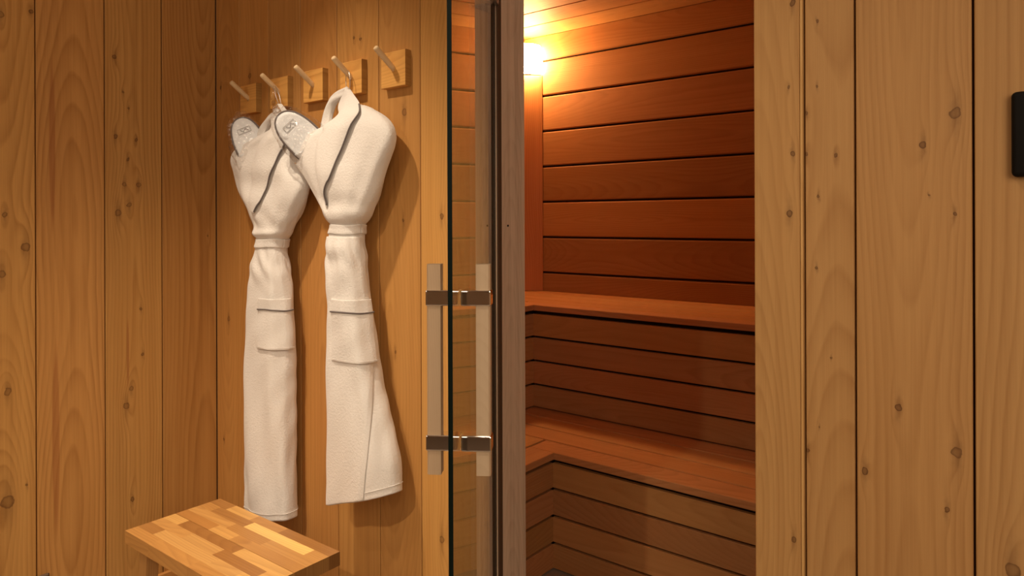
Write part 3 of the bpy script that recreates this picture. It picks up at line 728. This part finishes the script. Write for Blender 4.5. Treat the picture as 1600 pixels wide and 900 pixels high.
# ------------------------------------------------------------------ stool
st = empty('stool', (-1.821, 1.02, 0)); tag(st, 'low rectangular stool of light and dark butcher-block strips in the wood-lined corner', 'stool')
SXa, SXb, SYa, SYm, SYb, SZT, TH = -2.120, -1.528, .874, 1.020, 1.163, .45, .037
rs_ = random.Random(5)
pal = [(1.12,1.12,1.0), (.95,.88,.78), (.66,.55,.46), (.84,.74,.62), (1.0,.98,.92), (.60,.48,.38), (1.55,1.7,1.6), (1.05,1.0,.88), (.80,.66,.52)]
for (ya, yb, sd) in ((SYm+.0008, SYb, 1), (SYa, SYm-.0008, 2)):
    b = Boards(); ns = 4; w = (yb-ya)/ns
    for i in range(ns):
        x = SXa; first = True
        while x < SXb-1e-4:
            ln = rs_.uniform(.10,.30)
            if first: ln *= rs_.uniform(.3,1); first = False
            x2 = min(SXb, x+ln)
            if SXb-x2 < .05: x2 = SXb
            t = rs_.choice(pal); 
            b.add((x, ya+w*i, SZT), (0,1,0), (1,0,0), (0,0,1), w, x2-x, TH, ch=.0002, tint=t)
            x = x2
    b.build('seat_plank', M_aca, st)
def leg(x, y, sx):
    """splayed leg board: top at (x,y), foot further out"""
    bm = bmesh.new(); tw, td = .050, .026
    top = V((x, y, SZT-TH)); foot = V((x+sx*.035, y, .0))
    a = V((1,0,0)); 
    vs = []
    for p, wd in ((foot, .034), (top, .046)):
        for (i, j) in ((-1,-1),(1,-1),(1,1),(-1,1)): vs.append(bm.verts.new(p + V((i*wd/2, j*td/2*1.3, 0))))
    bm.faces.new(vs[:4][::-1]); bm.faces.new(vs[4:])
    for k in range(4): bm.faces.new((vs[k], vs[(k+1) % 4], vs[4+(k+1) % 4], vs[4+k]))
    bmesh.ops.recalc_face_normals(bm, faces=bm.faces)
    bmesh.ops.bevel(bm, geom=list(bm.edges), offset=.002, segments=2, affect='EDGES')
    o = bm_obj('leg', bm, M_leg, st); return o
def uvwood(o, tint=(1,1,1)):
    me = o.data
    if not me.uv_layers:
        uvl = me.uv_layers.new(name='UVMap')
        for p in me.polygons:
            for li in p.loop_indices:
                co = me.vertices[me.loops[li].vertex_index].co
                uvl.data[li].uv = ((co.y if abs(p.normal.x) > .6 else co.x)+5, co.z)
        a = me.attributes.new('plank', 'FLOAT_VECTOR', 'FACE'); a.data.foreach_set('vector', [5.0-1.8, random.random(), random.random()]*len(me.polygons))
        a = me.attributes.new('tint', 'FLOAT_COLOR', 'FACE'); a.data.foreach_set('color', list(tint+(1.0,))*len(me.polygons))
M_leg = M_aca
for (x, y, sx) in ((SXa+.062, SYa+.040, -1), (SXa+.062, SYb-.040, -1), (SXb-.075, SYa+.045, 1), (SXb-.075, SYb-.045, 1)):
    uvwood(leg(x, y, sx), (.80,.74,.70))
for x in (SXa+.062, SXb-.075):
    uvwood(bm_obj('top_rail', box_bm((x, (SYa+SYb)/2, SZT-TH-.018), (1,0,0), (0,1,0), (0,0,1), .03, SYb-SYa-.125, .034, .002), M_aca, st), (.8,.75,.7))
for x, sx in ((SXa+.062-.018, 1), (SXb-.075+.030, 1)):
    uvwood(bm_obj('stretcher', box_bm((x, (SYa+SYb)/2, .19), (1,0,0), (0,1,0), (0,0,1), .022, SYb-SYa-.122, .034, .002), M_aca, st), (1.1,1.1,1.0))

st.rotation_euler = (0, 0, math.radians(1.2))
# ------------------------------------------------------------------ control panel
cp = empty('control_panel', (.02, YH, 1.466)); tag(cp, 'black rounded control panel on the plank wall at the right edge', 'panel')
bm_obj('housing', box_bm((.020, YH-.00975, 1.466), (1,0,0), (0,1,0), (0,0,1), .200, .0195, .137, .008, 4), M_black, cp, True)
bm_obj('screen', box_bm((.045, YH-.0202, 1.474), (1,0,0), (0,1,0), (0,0,1), .10, .001, .07, .0003), plain('screen_glass', (.004,.004,.005), .35, spec=.15), cp)

# ------------------------------------------------------------------ light
def downlight(x, y, lab):
    r = empty('downlight', (x, y, ZC)); tag(r, lab, 'light', 'ceiling downlights of the room')
    bm_obj('trim_ring', tube_bm([V((x+math.cos(q)*.048, y+math.sin(q)*.048, ZC-.003)) for q in [2*math.pi*k/32 for k in range(32)]], .006, 8, closed=True), M_steel, r, True)
    bm = bmesh.new(); bmesh.ops.create_circle(bm, cap_ends=True, radius=.042, segments=32, matrix=Matrix.Translation((x, y, ZC-.004))); bm_obj('lens', bm, M_down, r)
def spot(name, loc, tgt, W, size, blend, rad, col):
    l = bpy.data.lights.new(name, 'SPOT'); l.energy = W; l.spot_size = math.radians(size); l.spot_blend = blend; l.shadow_soft_size = rad; l.color = col
    o = bpy.data.objects.new(name, l); COL.objects.link(o); o.location = loc
    o.rotation_euler = (V(tgt)-V(loc)).to_track_quat('-Z', 'Y').to_euler(); return o
def area(name, loc, tgt, W, sx, sy, col):
    l = bpy.data.lights.new(name, 'AREA'); l.shape = 'RECTANGLE'; l.size = sx; l.size_y = sy; l.energy = W; l.color = col
    o = bpy.data.objects.new(name, l); COL.objects.link(o); o.location = loc
    o.rotation_euler = (V(tgt)-V(loc)).to_track_quat('-Z', 'Y').to_euler(); return o
WARM = (1.0,.81,.60)
D1, D2, D3 = (-1.78,.58), (-.70,.45), (-1.2,-1.2)
downlight(*D1, 'round ceiling downlight above the stool')
downlight(*D2, 'round ceiling downlight in front of the sauna door')
downlight(*D3, 'added unseen ceiling light behind the viewer, brightening the lower robes')  # fixture for the added rear light, out of view
spot('key_spot', (D1[0], D1[1], ZC-.01), (D1[0]+.03, 1.40, .15), 142, 68, 1.0, .035, WARM)
spot('door_spot', (D2[0], D2[1], ZC-.01), (D2[0], D2[1]+.12, 0), 66, 100, .9, .04, WARM)
spot('rear_spot', (D3[0], D3[1], ZC-.01), (-1.75, 1.4, .35), 190, 46, 1.0, .05, WARM)  # added frontal light, lifts the lower robes and wall
downlight(-1.95, -.35, 'added unseen ceiling light brightening the left plank wall')  # fixture and its spot added to brighten the low left wall
spot('left_spot', (-1.95,-.35, ZC-.01), (-2.25,.1,0), 95, 84, 1.0, .05, WARM)
downlight(.9, -.3, 'added unseen ceiling light right of the viewer, brightening that side')  # added with its spot so the chrome has a brighter room to reflect
spot('right_spot', (.9,-.3, ZC-.01), (.9,-.2,0), 60, 120, .95, .05, WARM)
area('room_fill', (1.0, -.5, 1.9), (-1.2, 1.45, .9), 22, 1.2, 1.2, (1.0,.82,.62))
area('back_fill', (-1.2, -1.6, 1.9), (-2.0, 1.4, .7), 8, 1.2, 1.2, (1.0,.82,.62))
w = bpy.data.worlds.new('world'); scn.world = w; w.use_nodes = True
w.node_tree.nodes['Background'].inputs[0].default_value = (1.0,.78,.55,1); w.node_tree.nodes['Background'].inputs[1].default_value = .05

# ------------------------------------------------------------------ camera
cam = bpy.data.cameras.new('camera'); co = bpy.data.objects.new('camera', cam); COL.objects.link(co)
cam.sensor_width = 36.0; cam.lens = 36.0*1096/1600; cam.shift_x = 0.0; cam.shift_y = -105/1600; cam.clip_start = .02
yaw = math.atan2(.626, .7797); roll = math.radians(-.2)
co.location = (0, 0, 1.33)
co.rotation_euler = (Matrix.Rotation(yaw, 4, 'Z') @ Matrix.Rotation(math.pi/2, 4, 'X') @ Matrix.Rotation(roll, 4, 'Z')).to_euler()
scn.camera = co
scn.view_settings.view_transform = 'Standard'; scn.view_settings.look = 'None'; scn.view_settings.exposure = 0.0
scn.cycles.use_denoising = True; scn.cycles.max_bounces = 10; scn.cycles.transparent_max_bounces = 24; scn.cycles.glossy_bounces = 6
scn.cycles.sample_clamp_indirect = 6.0
